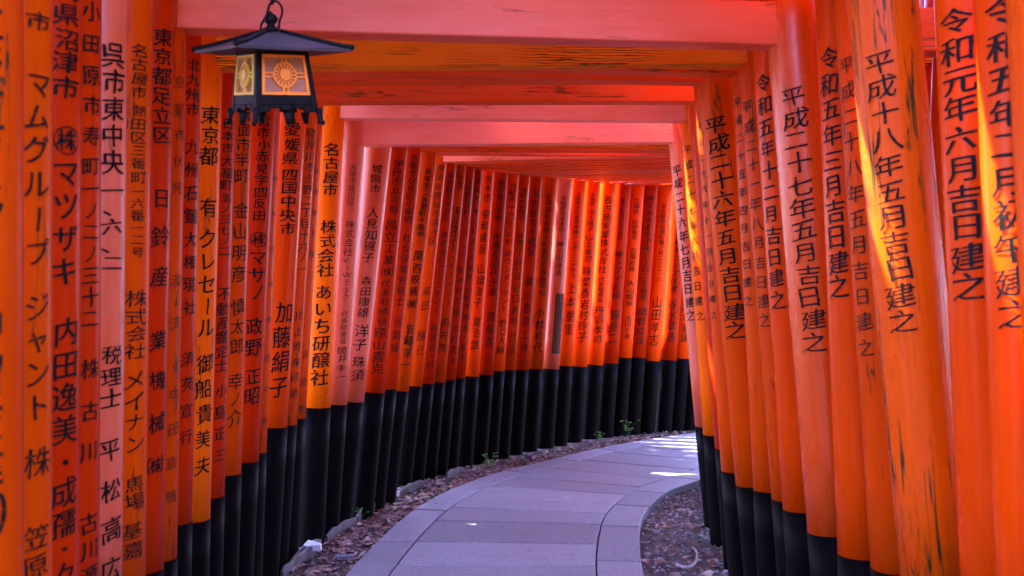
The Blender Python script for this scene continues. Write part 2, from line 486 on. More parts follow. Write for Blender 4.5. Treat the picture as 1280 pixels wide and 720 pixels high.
FAR = [  # edge px at black top, black top y, paint, text rows
 (528, 482, 'fresh', [(204, 306, '静岡県静岡市清水区'), (354, 390, '高田'), (410, 446, '勝巳')]),
 (543, 479, 'red', [(214, 276, '東京都世田谷区'), (288, 392, '株式会社グランディー'), (404, 462, '佐渡谷一行')]),
 (557, 477, 'worn', [(218, 238, '京都市'), (258, 382, '菊北斎エス・イー・シー'), (394, 442, '初井牧')]),
 (570, 474, 'red', [(224, 320, '大阪府松原町三・二一・一〇'), (330, 396, '有中村広阪'), (404, 456, '中村直也')]),
 (582, 472, 'red', [(220, 254, '高崎市'), (258, 352, 'サンピエール病院'), (356, 388, '山崎学'), (390, 452, '陽太・良太')]),
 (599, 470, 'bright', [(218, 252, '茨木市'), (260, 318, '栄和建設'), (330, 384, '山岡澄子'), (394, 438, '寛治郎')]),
 (617, 468, 'red', [(224, 276, '東京豊川市場'), (290, 370, '㊑浦安田代水産'), (388, 434, '齋藤進')]),
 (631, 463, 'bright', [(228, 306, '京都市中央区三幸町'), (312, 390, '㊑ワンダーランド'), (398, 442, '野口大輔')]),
 (645, 462, 'fresh', [(234, 276, '宮崎県都城市'), (290, 350, '医療法人同仁会'), (352, 408, '谷口病院'), (414, 442, '谷口浩')]),
 (661, 462, 'red', [(236, 320, '名古屋市千種区'), (344, 442, '㈱川島鉄工所')]),
 (679, 461, 'worn', [(240, 370, '北海道名寄郡別町重左志高番地元'), (384, 442, '小林和代')]),
 (699, 461, 'pink', [(244, 290, '大阪市代表本社'), (300, 345, '㈱三栄商店')]),
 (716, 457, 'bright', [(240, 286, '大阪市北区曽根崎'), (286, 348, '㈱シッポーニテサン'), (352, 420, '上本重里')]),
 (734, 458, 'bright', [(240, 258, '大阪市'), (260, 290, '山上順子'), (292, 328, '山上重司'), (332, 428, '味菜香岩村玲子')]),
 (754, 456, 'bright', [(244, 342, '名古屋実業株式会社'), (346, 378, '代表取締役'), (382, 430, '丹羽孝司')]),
 (773, 454, 'red', [(248, 300, '東京都世田谷区池尻'), (312, 374, '㈱シグマ企画'), (386, 430, '鮮見二')]),
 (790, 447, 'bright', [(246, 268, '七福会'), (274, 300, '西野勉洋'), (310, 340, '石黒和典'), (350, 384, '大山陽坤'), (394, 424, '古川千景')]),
 (807, 447, 'red', [(244, 376, '埼玉県北本市中央三丁目二五番地'), (384, 432, '岡野成高')]),
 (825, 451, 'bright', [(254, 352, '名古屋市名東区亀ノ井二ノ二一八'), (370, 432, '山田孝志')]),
 (846, 450, 'red', [(254, 296, '広島市南区南蟹屋'), (298, 366, '㈱タニミズ住建'), (374, 428, '谷水章浩')]),
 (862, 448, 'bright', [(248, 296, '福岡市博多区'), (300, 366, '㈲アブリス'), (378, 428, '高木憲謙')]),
 (877, 446, 'red', [(250, 300, '神戸市灘区')]),
]
# right pillars: z, edge px at black top, black top y, edge px at top, y of top, radius, paint, ink, text row
RIGHT = [
 (2.35, 1250, 800, 1222, 0, .085, 'fresh', 'k', [(-12, 414, '令和五年二月初午建之')]),
 (2.62, 1205, 760, 1170, 0, .088, 'fresh', 'k', [(2, 376, '令和元年六月吉日建之')]),
 (2.95, 1128, 727, 1059, 0, .100, 'old', 'b', [(56, 416, '平成十八年五月吉日建之')]),
 (3.25, 1090, 710, 1044, 15, .092, 'worn', 'b', [(60, 450, '平成二十八年五月吉日建之')]),
 (3.50, 1048, 693, 1020, 20, .092, 'fresh', 'k', [(54, 374, '令和五年三月吉日建之')]),
 (3.75, 1010, 664, 955, 10, .100, 'pinkold', 'b', [(104, 440, '平成二十七年五月吉日建之')]),
 (4.02, 979, 636, 940, 65, .092, 'fresh', 'k', [(88, 388, '令和五年十二月吉日建之')]),
 (4.27, 965, 623, 921, 62, .090, 'worn', 'b', [(118, 412, '平成二十一年八月吉日建之')]),
 (4.53, 942, 612, 914, 82, .088, 'orange', 'k', [(114, 386, '平成二十五年四月吉日建之')]),
 (4.80, 920, 605, 870, 85, .100, 'orange', 'k', [(142, 424, '平成二十六年五月吉日建之')]),
 (5.12, 902, 588, 867, 110, .088, 'orange', 'k', [(146, 402, '平成二十六年十一月吉日建之')]),
 (5.98, 894, 560, 861, 130, .085, 'red', 'k', []),
 (6.60, 879, 543, 850, 133, .090, 'amber', 'k', [(176, 404, '平成二十七年六月吉日建之')]),
 (7.06, 869, 532, 833, 155, .085, 'pink', 'k', [(203, 402, '平成二十六年七月吉日建之')]),
]
INK = {'k': M_INK, 'b': M_INKB, 'f': M_INKF}
GROUND_L, GROUND_R = -0.03, -0.06

# far row: distance along the curve from the measured foot line
PXT = np.array([413, 424, 446, 469, 495, 532, 572, 596, 637, 658, 697, 727, 757, 789, 821, 851, 880]) + 6.0
ZT = np.array([6.55, 6.85, 7.3, 7.74, 8.24, 8.8, 9.37, 9.75, 10.2, 10.5, 11.0, 11.4, 11.75, 12.0, 12.2, 12.4, 12.55])
for px, yb, pnt, rows in FAR:
    z = float(np.interp(px, PXT, ZT))
    tpx = px + float(np.interp(px, [528, 570, 600, 700, 870], [31, 25, 20, 18, 16]))
    rr_ = float(np.interp(px, [528, 640, 700], [.082, .094, .102]))
    ytop = 202 + (px - 528) / 330 * 26
    LEFT.append((z, px, yb, tpx, ytop, rr_, pnt, 'b', rows))

def side_pillars(data, sgn):
    out = []
    for i, (z, px, yb, tpx, ty, r, pnt, ink, rows) in enumerate(data):
        pb, pt = W(px, yb, z), W(tpx, ty, z)
        off = Vector((sgn * r, 0, 0))
        pb, pt = pb + off, pt + off          # points on the axis
        out.append(dict(z=z, pb=pb, pt=pt, r=r, paint=pnt, ink=ink, rows=rows, px=px, yb=yb, tpx=tpx, ty=ty))
    return out
LP, RP = side_pillars(LEFT, -1), side_pillars(RIGHT, 1)

def axis_at(p, h):
    d = p['pt'] - p['pb']
    return p['pb'] + d * ((h - p['pb'].z) / d.z)

def edge_px(p, y):
    return p['px'] + (p['tpx'] - p['px']) * (y - p['yb']) / (p['ty'] - p['yb'])

def write(pobj, p, ground, near, sgn, base, d):
    """the carved and inked rows of one pillar, on the side turned to the walker"""
    z, r = p['z'], p['r']
    mid = axis_at(p, 1.5)
    c = Vector((-mid.x, -mid.y, 0)).normalized()
    right = Vector((-c.y, c.x, 0))           # to the viewer's right
    q = pobj.rotation_quaternion.inverted()
    c = q @ c; right = q @ right
    segs = []
    for (y0, y1, text) in p['rows']:
        ym = (y0 + y1) / 2
        e = edge_px(p, ym); wpx = 2 * r * F / z
        if sgn < 0:
            hi = e; lo = max(e - wpx, edge_px(near, ym) if near else -1e9)
        else:
            lo = e; hi = min(e + wpx, edge_px(near, ym) if near else 1e9)
        strip = hi - lo
        xm = (lo + hi) / 2
        if sgn > 0 and strip > 0.8 * wpx: xm = lo + 0.38 * strip
        xc = e + sgn * wpx / 2
        u = max(-0.93, min(0.93, (xm - xc) / (wpx / 2)))
        ang = math.asin(u)
        zt = z - r * math.cos(ang)
        pitch = (y1 - y0) / len(text)
        gpx = min((0.80 if z < 6.3 else 0.74 if z < 7.4 else 0.66) * strip, pitch * 1.12, 0.62 * wpx)
        gw = gpx / F * zt
        u1 = max(-0.985, min(0.985, u - gpx / wpx)); u2 = max(-0.985, min(0.985, u + gpx / wpx))
        gw = r * (math.asin(u2) - math.asin(u1))
        gh = min(0.98 * pitch, gpx * 1.35) / F * zt
        chars = []
        for i, ch in enumerate(text):
            y = y0 + (i + 0.5) * pitch
            hgt = EYE - (y - HY) / F * zt
            s = (hgt - base.z) / d.z
            k = 0.72 if ch in '一、・ノ' else 1.0
            chars.append((ch, s, gh, gw * (1.0 if ch != 'ノ' else 0.8)))
        segs.append((ang, chars))
    for sg in segs:
        inscription(pobj, [sg], INK[p['ink']], r * 1.003, c, right, ({'k': .007 if sgn < 0 else .009, 'b': .001, 'f': -.004} if z < 7.2 else {'k': .006, 'b': -.003, 'f': -.004})[p['ink']])

NUKI_L = {7: 39, 9: 88, 12: 105, 13: 130, 17: 149, 18: 183}   # underside of the tie beam in the photograph at the left end
NUKI_R = {7: 61, 9: 82, 12: 103, 13: 129, 17: 153, 18: 179}
BEAMMAT = {7: 'pink', 9: 'brown', 10: 'red', 11: 'red', 12: 'red', 13: 'red', 17: 'pale', 18: 'pale', 19: 'brown', 20: 'fresh', 21: 'red', 22: 'pink', 31: 'pink', 32: 'red'}
PAIR = {2: 0, 3: 1, 4: 2, 5: 3, 6: 4, 7: 5, 8: 6, 9: 7, 10: 8, 11: 9, 12: 10, 14: 11, 17: 12, 18: 13}
HB = {0: 2.98, 1: 2.92, 2: 3.02, 3: 3.30, 4: 2.98, 5: 3.20, 6: 2.62, 8: 2.60, 10: 2.50, 11: 2.52, 14: 2.96, 15: 3.02, 16: 2.98, 19: 2.595}

# inner foot line of the far gates (hidden behind the near right row)
inner = [Vector((1.42, 7.34)), Vector((1.56, 7.95)), Vector((1.78, 8.6)), Vector((2.1, 9.2)), Vector((2.5, 9.75)), Vector((2.95, 10.25))]
def poly_at(pts, t):
    Ls = [(pts[i + 1] - pts[i]).length for i in range(len(pts) - 1)]
    s = t * sum(Ls)
    for i, L in enumerate(Ls):
        if s <= L or i == len(Ls) - 1: return pts[i].lerp(pts[i + 1], s / L)
        s -= L

LABELS = [
 'torii gate nearest the camera, worn pillar inscribed Ikuno ward',
 'torii gate with large katakana brush writing on its orange pillar',
 'torii gate inscribed Numazu city in bold black with circled kabu mark',
 'torii gate inscribed Odawara city in bold black strokes',
 'torii gate with pale pink upper pillar inscribed Kure city',
 'torii gate with small lettering for Nagoya Atsuta ward at three bancho',
 'torii gate inscribed Tokyo Adachi ward in heavy bold characters',
 'torii gate with broad pink tie beam across the top of the passage',
 'torii gate inscribed Kitakyushu city, bold, just before the amber pillar',
 'torii gate with wide amber pillar inscribed Tokyo and dark knotty grain beam',
 'torii gate inscribed Daifuku town right after the wide amber Tokyo pillar',
 'torii gate inscribed Mino city, orange, below the lantern foot',
 'torii gate inscribed Ichinomiya city below the hanging lantern',
 'torii gate with thin hidden left pillar squeezed before the Ehime pillar',
 'torii gate with glossy bright pillar inscribed Ehime prefecture Shikokuchuo city',
 'torii gate inscribed Neyagawa city just after the glossy Ehime pillar',
 'torii gate with narrow pillar wedged before the amber Nagoya pillar',
 'torii gate with amber pillar inscribed Nagoya city and pinkish tie beam',
 'torii gate with pale pink pillar and beam inscribed Osaka Yodogawa ward',
 'torii gate with pink pillar inscribed Joyo city',
 'torii gate inscribed Itami city Kitagawara',
 'torii gate inscribed Kyoto Fushimi ward Ogurisu',
 'torii gate inscribed Kaizuka city Nishikiminato town',
 'torii gate inscribed Shizuoka Shimizu ward',
 'torii gate inscribed Tokyo Setagaya ward, first of two in the bend',
 'torii gate inscribed Kyoto city followed by long katakana line',
 'torii gate inscribed Osaka Matsubara town',
 'torii gate inscribed Takasaki city with a hospital line in katakana',
 'torii gate inscribed Ibaraki city in bold characters',
 'torii gate inscribed Tokyo Toyokawa market',
 'torii gate inscribed Kyoto Chuo ward Miyuki town',
 'torii gate inscribed Miyazaki with a medical corporation line',
 'torii gate inscribed Nagoya Chikusa ward in large characters',
 'torii gate inscribed Hokkaido in one long line, before the paper notice',
 'torii gate with paler pillar that carries the dark paper notice',
 'torii gate inscribed Osaka Kita ward just after the paper notice',
 'torii gate inscribed Osaka city with several short family lines',
 'torii gate inscribed as a Nagoya business corporation in the far bend',
 'torii gate inscribed Tokyo Setagaya ward Ikejiri in the far bend',
 'torii gate with five short name lines in the far bend',
 'torii gate inscribed Saitama Kitamoto city in the far bend',
 'torii gate inscribed Nagoya Meito ward in the far bend',
 'torii gate inscribed Hiroshima Minami ward in the far bend',
 'torii gate inscribed Fukuoka Hakata ward, last whole one before the bend closes',
 'torii gate at the very end of the bend, half hidden by right pillars',
]
GATES = []
for i, p in enumerate(LP):
    if i in PAIR:
        rp = RP[PAIR[i]]
    elif i < 2:
        z = p['z'] - 0.02 + 0.02 * i
        rp = dict(z=z, pb=Vector((1.22, z, .64)), pt=Vector((1.13, z, 2.4)), r=.085, paint='orange', ink='k', rows=[], hidden=True)
    elif i < 19:
        a, b = max(k for k in PAIR if k < i), min(k for k in PAIR if k > i)
        t = (i - a) / (b - a)
        pa, pb_ = RP[PAIR[a]], RP[PAIR[b]]
        rp = dict(z=pa['pb'].y + (pb_['pb'].y - pa['pb'].y) * t, pb=pa['pb'].lerp(pb_['pb'], t) + Vector((.05, 0, 0)), pt=pa['pt'].lerp(pb_['pt'], t) + Vector((.05, 0, 0)), r=.08, paint='red', ink='k', rows=[], hidden=True)
    else:
        t = (i - 19) / (len(LP) - 20)
        q = poly_at(inner, t)
        k = 0.09 * (i % 2)
        rp = dict(z=q.y, pb=Vector((q.x + k, q.y - k * .6, .65)), pt=Vector((q.x + k - .06 * (1 - t), q.y - k * .6 + .06 * t, 2.4)), r=.058, paint='red', ink='k', rows=[], hidden=True)
    if i in NUKI_L:
        hl = EYE - (NUKI_L[i] - HY) / F * p['z']; hr = EYE - (NUKI_R[i] - HY) / F * rp['z']
    elif i in HB: hl = hr = HB[i]
    else: hl = hr = float(np.interp(p['z'], [7.0, 7.66, 8.5, 9.4, 10.4, 11.4, 12.4], [2.6, 2.63, 2.67, 2.72, 2.77, 2.83, 2.88]))
    if i >= 20: hr = hl - min(0.12, 0.12 * (i - 19) / 8)
    ca, cb = axis_at(p, GROUND_L), axis_at(rp, GROUND_R)
    gate = empty('torii_gate', ((ca.x + cb.x) / 2, (ca.y + cb.y) / 2, 0))
    tag(gate, LABELS[i], 'torii gate', 'vermilion torii gates lining the path')
    ph = 0.155 if i < 17 else 0.15
    if i == 17: ph = 0.12
    if i == 18: ph = 0.19
    if 19 <= i: ph = 0.12
    gap = 0.27 + 0.05 * math.sin(i * 2.3)
    ends = []
    for s, pp, g, hb in ((-1, p, GROUND_L, hl), (1, rp, GROUND_R, hr)):
        base = axis_at(pp, g); top = axis_at(pp, hb + ph + gap)
        po, d = pillar(gate, base, top, pp['r'], pp['pb'].z - g, P[pp['paint']], i * 1.7 + s)
        ends.append(axis_at(pp, hb)); pp['obj'] = po
        if s < 0: write(po, pp, g, LP[i - 1] if i else None, -1, base, d)
        elif not pp.get('hidden'):
            if 'done' not in pp:
                j = PAIR[i]
                write(po, pp, g, RP[j - 1] if j else None, 1, base, d); pp['done'] = 1
        pp['top'] = top
    bm_ = B[BEAMMAT.get(i, random.choice(['red', 'fresh', 'fresh', 'brown'] if i < 20 else ['fresh', 'fresh', 'pink', 'red']))]
    a, b = ends[0].copy(), ends[1].copy(); a.z, b.z = hl, hr
    th = 0.105 if i < 19 else 0.085
    beam(gate, 'tie_beam', a, b, th, ph, 0.20 if i < 19 else 0.13, bm_)
    a2, b2 = p['top'].copy(), rp['top'].copy()
    m = (a2.z + b2.z) / 2; a2.z = b2.z = m - 0.01
    tb = beam(gate, 'top_beam', a2, b2, th + 0.035, 0.13, 0.34 if i < 19 else 0.2, B['fresh'], 0.05)
    L = (b2 - a2).length
    beam(gate, 'ridge_cap', Vector((0, 0, 0)), Vector((L, 0, 0)), th + 0.075, 0.045, 0.36 if i < 19 else 0.22, M_RIDGE, 0.05, parent=tb).location = (0, 0, 0.1315)
    GATES.append(gate)

# second passage running beside this one, glimpsed between the right pillars
for k, (y, lab) in enumerate(((3.55, 'torii gate of the neighbouring passage, its pillar glimpsed beside the cracked old pillar'),
                              (3.95, 'second torii gate of the neighbouring passage, mostly behind the cracked old pillar'),
                              (4.35, 'third torii gate of the neighbouring passage, deepest one glimpsed past the cracked pillar'),
                              (3.10, 'torii gate of the neighbouring passage standing just behind the pillar dated Reiwa year one'),
                              (2.66, 'torii gate of the neighbouring passage standing just behind the pillar dated Reiwa year five'),
                              (2.22, 'second last torii gate at the near end of the neighbouring passage'),
                              (1.78, 'last torii gate at the near end of the neighbouring passage'))):
    xl = 1.47 + 0.125 * k if k < 3 else 1.78
    gate = empty('torii_gate', (xl + 1.1, y, 0)); tag(gate, lab, 'torii gate', 'torii gates of the neighbouring passage')
    hb = 2.36 + 0.05 * min(k, 3)
    tops, ends = [], []
    for s, x in ((1, xl), (-1, xl + 2.2)):
        base, top = Vector((x, y, GROUND_R)), Vector((x + s * .09, y, hb + 0.42))
        pillar(gate, base, top, .085, .68, P['worn' if k == 0 else 'red'], 40 + k + s)
        tops.append(top); ends.append(base.lerp(top, (hb - base.z) / (top.z - base.z)))
    beam(gate, 'tie_beam', ends[0], ends[1], .1, .15, .16, B['brown' if k % 2 else 'red'])
    tb = beam(gate, 'top_beam', tops[0], tops[1], .135, .13, .34, B['fresh'], .05)
    beam(gate, 'ridge_cap', Vector((0, 0, 0)), tops[1] - tops[0], .175, .045, .36, M_RIDGE, .05, parent=tb).location = (0, 0, .1315)

# ------------------------------------------------------------------ ground and path
def soil():
    t = NT('dark_forest_soil')
    v = t.coords((1, 1, 1), False)
    a = t.ramp(t.noise(v, 3.0, 6, 0.65), 0.3, 0.7)
    c = t.mix(a, (0.055, 0.038, 0.028), (0.13, 0.095, 0.075))
    c = t.mix(t.mul(t.ramp(t.noise(v, 45, 4, 0.7), 0.5, 0.7), 0.6), c, (0.17, 0.13, 0.11))
    t.l.new(c, t.b.inputs['Base Color']); t.b.inputs['Roughness'].default_value = 0.9
    t.bump(t.noise(v, 30, 6, 0.7), 0.8, 0.03)
    return t.m
M_SOIL = soil()

def gz(x, y):
    """height of the soil: level by the path, a little mounded under the pillars"""
    return -0.055 + 0.012 * noise.noise((x * 1.7, y * 1.7, 0)) + 0.006 * noise.noise((x * 6, y * 6, 2))
xs = np.concatenate([np.linspace(-80, -5, 12), np.linspace(-4.5, 6, 85), np.linspace(7, 80, 12)])
ys = np.concatenate([np.linspace(-60, -1, 12), np.linspace(-.5, 16, 130), np.linspace(17, 120, 14)])
vs = [(x, y, gz(x, y) if -5 < x < 7 else -0.055) for y in ys for x in xs]
nx = len(xs)
fs = [(j * nx + i, j * nx + i + 1, (j + 1) * nx + i + 1, (j + 1) * nx + i) for j in range(len(ys) - 1) for i in range(nx - 1)]
tag(mesh_obj('ground', vs, fs, M_SOIL, smooth=True), kind='structure')

def granite():
    t = NT('grey_granite_paving')
    v = t.coords((1, 1, 1), False)
    c = t.mix(t.ramp(t.noise(v, 160, 3, 0.7), 0.35, 0.68), (0.13, 0.125, 0.135), (0.39, 0.375, 0.39))
    c = t.mix(t.mul(t.ramp(t.noise(v, 34, 4, 0.75), 0.42, 0.62), 0.45), c, (0.12, 0.115, 0.125))
    c = t.mix(t.mul(t.ramp(t.noise(v, 1.4, 5, 0.6), 0.35, 0.7), 0.45), c, (0.19, 0.175, 0.185))
    c = t.mix(t.mul(t.ramp(t.noise(v, 7, 6, 0.7), 0.56, 0.78), 0.65), c, (0.10, 0.085, 0.082))
    c = t.mix(t.mul(t.ramp(t.noise(v, 2.6, 6, 0.72), 0.54, 0.70), 0.4), c, (0.15, 0.125, 0.12))
    at = t.node('ShaderNodeAttribute', attribute_name='slab_tone')
    c2 = t.node('ShaderNodeVectorMath', operation='SCALE')
    t.l.new(c, c2.inputs[0]); t.l.new(at.outputs['Fac'], c2.inputs['Scale'])
    t.l.new(c2.outputs[0], t.b.inputs['Base Color'])
    t.b.inputs['Roughness'].default_value = 0.62
    t.bump(t.noise(v, 90, 6, 0.7), 0.45, 0.01)
    return t.m
M_GRAN = granite()
M_JOINT = simple('dark_earth_joint', (0.012, 0.009, 0.009), 0.95)

ctrl = [(-1.0, -5), (-1.0, -2), (-.99, 1), (-.97, 3), (-.95, 4.6), (-.917, 5.61), (-.855, 6.38), (-.735, 7.3), (-.57, 7.97), (-.33, 8.65), (-.07, 9.15), (.318, 9.7), (.807, 10.43), (1.36, 11.1), (2.16, 11.85), (3.2, 12.5), (4.6, 12.9), (6.5, 13.0)]
def spline(c, n=24):
    out = []
    for i in range(len(c) - 1):
        p0, p1, p2, p3 = (np.array(c[max(0, min(len(c) - 1, i + k))], float) for k in (-1, 0, 1, 2))
        for k in range(n):
            t = k / n
            out.append(0.5 * (2 * p1 + (p2 - p0) * t + (2 * p0 - 5 * p1 + 4 * p2 - p3) * t * t + (3 * p1 - p0 - 3 * p2 + p3) * t ** 3))
    return np.array(out + [np.array(c[-1], float)])
sp = spline(ctrl)
for _ in range(30):                                   # ease the curve
    sp[1:-1] = 0.25 * sp[:-2] + 0.5 * sp[1:-1] + 0.25 * sp[2:]
seglen = np.concatenate([[0], np.cumsum(np.hypot(*np.diff(sp, axis=0).T))])
TOT = seglen[-1]
def at_s(s):
    return np.array([np.interp(s, seglen, sp[:, 0]), np.interp(s, seglen, sp[:, 1])])
def path_pt(s, o):
    a, b = at_s(max(0, s - .15)), at_s(min(TOT, s + .15))
    d = (b - a) / np.hypot(*(b - a))
    return at_s(s) + o * np.array([d[1], -d[0]])
pv, pf, tone = [], [], []
def slab(s0, s1, o0, o1, dz, tn, skew=0.0):
    n = max(2, int((s1 - s0) / 0.12)); m = 3
    base = len(pv); ch = 0.006
    def ring(inset, z):
        out = []
        S0, S1, O0, O1 = s0 + inset, s1 - inset, o0 + inset, o1 - inset
        for i in range(n + 1): out.append((S0 + (S1 - S0) * i / n, O0))
        for j in range(1, m + 1): out.append((S1, O0 + (O1 - O0) * j / m))
        for i in range(n - 1, -1, -1): out.append((S0 + (S1 - S0) * i / n, O1))
        for j in range(m - 1, 0, -1): out.append((S0, O0 + (O1 - O0) * j / m))
        r = []
        for (s, o) in out:
            w = 0.0035 * noise.noise((s * 5, o * 5, 1.0))
            q = path_pt(s + w + skew * o, o + w)
            r.append((q[0], q[1], z))
        return r
    rs = [ring(0, -0.06), ring(0, dz - ch), ring(ch, dz)]
    k = len(rs[0])
    for r in rs: pv.extend(r)
    for a in range(2):
        for i in range(k):
            i2 = (i + 1) % k
            pf.append((base + a * k + i2, base + a * k + i, base + (a + 1) * k + i, base + (a + 1) * k + i2)); tone.append(tn)
    # top: quads across the slab
    t0 = base + 2 * k
    left = [t0 + i for i in range(n + 1)]
    rightv = [t0 + (n + m + (n - i)) for i in range(n + 1)]
    for i in range(n):
        if i == n - 1:
            pf.append((left[i], rightv[i], *[t0 + n + j for j in range(m, -1, -1)])); tone.append(tn)
        elif i == 0:
            pf.append((left[0], *[t0 + (2 * n + 2 * m - j) for j in range(1, m)], rightv[0], rightv[1], left[1])); tone.append(tn)
        else:
            pf.append((left[i], rightv[i], rightv[i + 1], left[i + 1])); tone.append(tn)
g = 0.011
def run(o0, o1, lens, skew=0.0):
    s = 0.05
    while s < TOT - 1.2:
        L = random.uniform(*lens)
        slab(s, s + L - g * 2.5, o0, o1, random.uniform(-.0025, .0025), random.uniform(.80, 1.14), skew)
        s += L
run(0, .245 - g, (.8, 1.15)); run(.245, 1.385 - g, (.42, .66), 0.05); run(1.385, 1.64, (.75, 1.1))
po = mesh_obj('path', pv, pf, None, mats=[M_GRAN, M_JOINT], midx=[0] * len(pf))
nb = len(pf)
att = po.data.attributes.new('slab_tone', 'FLOAT', 'FACE'); att.data.foreach_set('value', tone)
tag(po, kind='structure')
bv, bf = [], []
ss = np.arange(0, TOT, .1)
for s in ss:
    for o in (.01, 1.63):
        q = path_pt(s, o); bv.append((q[0], q[1], -0.016))
bf = [(2 * i, 2 * i + 1, 2 * i + 3, 2 * i + 2) for i in range(len(ss) - 1)]
tag(mesh_obj('path_bedding', bv, bf, M_JOINT), kind='structure')

def side_of_path(x, y):
    """signed distance right of the path's outer edge line (negative = towards the outer pillars)"""
    i = int(np.argmin((sp[:, 0] - x) ** 2 + (sp[:, 1] - y) ** 2)); i = min(max(i, 1), len(sp) - 2)
    d = sp[i + 1] - sp[i - 1]; d /= np.hypot(*d)
    v = np.array([x, y]) - sp[i]
    return v[0] * d[1] - v[1] * d[0]

# ------------------------------------------------------------------ leaf litter and gravel: too many to count
def leaf_mats():
    cols = [(0.20, 0.105, 0.062), (0.32, 0.19, 0.125), (0.10, 0.055, 0.038), (0.42, 0.29, 0.215), (0.24, 0.19, 0.165)]
    return [simple('dry_leaf', c, 0.7, var=0.35, scale=60) for c in cols]
LM = leaf_mats()
lv, lf, lm = [], [], []
def add_leaf(x, y, z, size, mi, tilt=0.45):
    a = random.uniform(0, 2 * math.pi); w = size * random.uniform(.32, .5)
    rot = Matrix.Rotation(a, 3, 'Z') @ Matrix.Rotation(random.gauss(0, tilt), 3, 'X') @ Matrix.Rotation(random.gauss(0, tilt * .6), 3, 'Y')
    c = random.uniform(-.25, .35) * size
    pts = [(-size / 2, 0, 0), (-size * .15, -w / 2, c * .35), (size * .2, -w * .42, c * .3), (size / 2, 0, c * .15), (size * .2, w * .42, c * .3), (-size * .15, w / 2, c * .35), (0, 0, 0)]
    b = len(lv)
    for p in pts:
        q = rot @ Vector(p); lv.append((x + q.x, y + q.y, z + q.z))
    for k in range(6): lf.append((b + k, b + (k + 1) % 6, b + 6)); lm.append(mi)
n = 0
while n < 9500:
    s, o = random.uniform(3, TOT - 1), random.choice([random.uniform(-.55, -.02), random.uniform(-.3, -.01), random.uniform(-.45, -.02), random.uniform(1.655, 2.3)])
    q = path_pt(s, o)
    if q[1] < 1.5: continue
    z = gz(*q) + random.uniform(.004, .022)
    add_leaf(q[0], q[1], z, random.uniform(.022, .075), random.choices(range(5), (4, 4, 3, 2, 2))[0]); n += 1
for k in range(26):                                    # a few blown on to the stones
    q = path_pt(random.uniform(10, TOT - 2), random.choice([random.uniform(0, .2), random.uniform(.2, 1.6)]))
    add_leaf(q[0], q[1], .007, random.uniform(.02, .04), random.randrange(5), .15)
tag(mesh_obj('leaf_litter', lv, lf, None, mats=LM, midx=lm), 'dry brown leaves lying along both edges of the path', 'leaves', kind='stuff')

GM = [simple('grey_gravel', c, 0.8, var=0.3, scale=50) for c in ((.18, .165, .165), (.32, .295, .30), (.085, .072, .07))]
ico = bmesh.new(); bmesh.ops.create_icosphere(ico, subdivisions=1, radius=1)
iv = np.array([v.co[:] for v in ico.verts]); iff = [tuple(v.index for v in f.verts) for f in ico.faces]; ico.free()
gv, gf, gm = [], [], []
n = 0
while n < 8000:
    s = random.uniform(4, TOT - 1)
    o = random.uniform(1.655, 2.35) if n % 3 else random.uniform(-.5, -.01)
    q = path_pt(s, o)
    if q[1] < 2: n += 1; continue
    r = random.uniform(.005, .016) * (1.3 if random.random() < .1 else 1)
    m = Matrix.Rotation(random.uniform(0, 6), 3, 'Z') @ Matrix.Rotation(random.uniform(0, 1), 3, 'X')
    sc = np.array([1, random.uniform(.6, 1), random.uniform(.4, .7)]) * r
    pts = (iv * sc * rng.uniform(.8, 1.15, (len(iv), 1))) @ np.array(m).T + np.array([q[0], q[1], gz(*q) + r * .3])
    b = len(gv); gv.extend(map(tuple, pts)); gf.extend(tuple(i + b for i in f) for f in iff); gm += [random.choices((0, 1, 2), (4, 3, 3))[0]] * len(iff)
    n += 1
tag(mesh_obj('gravel', gv, gf, None, mats=GM, midx=gm), 'small grey stones scattered beside the paving', 'gravel', kind='stuff')

# ------------------------------------------------------------------ edging tiles, stones, root, weeds
M_TILE = simple('dark_kawara_clay', (0.085, 0.062, 0.068), 0.55, var=0.4, scale=14, bump=.5)
M_PALE = simple('pale_stone', (0.62, 0.64, 0.66), 0.6, var=0.12, scale=18, bump=.2)
M_FLAT = simple('blue_grey_stone', (0.15, 0.15, 0.17), 0.6, var=0.2, scale=18, bump=.3)
def G(px, py, h=0.0):
    z = (EYE - h) * F / (py - HY)
    return Vector(((px - CX) / F * z, z, h))
tiles = [((352, 716), (392, 684), 'dark broken edging tile nearest the camera at the foot of the pillars'),
         ((368, 697), (400, 675), 'dark edging tile beside the pale stone chip'),
         ((408, 671), (444, 648), 'dark edging tile just past the amber pillar foot'),
         ((446, 646), (474, 628), 'dark edging tile below the weed at the second pink pillar'),
         ((500, 614), (530, 602), 'dark edging tile half buried midway along the left bank'),
         ((558, 592), (580, 585), 'dark edging tile farthest along the bank, beside a weed')]
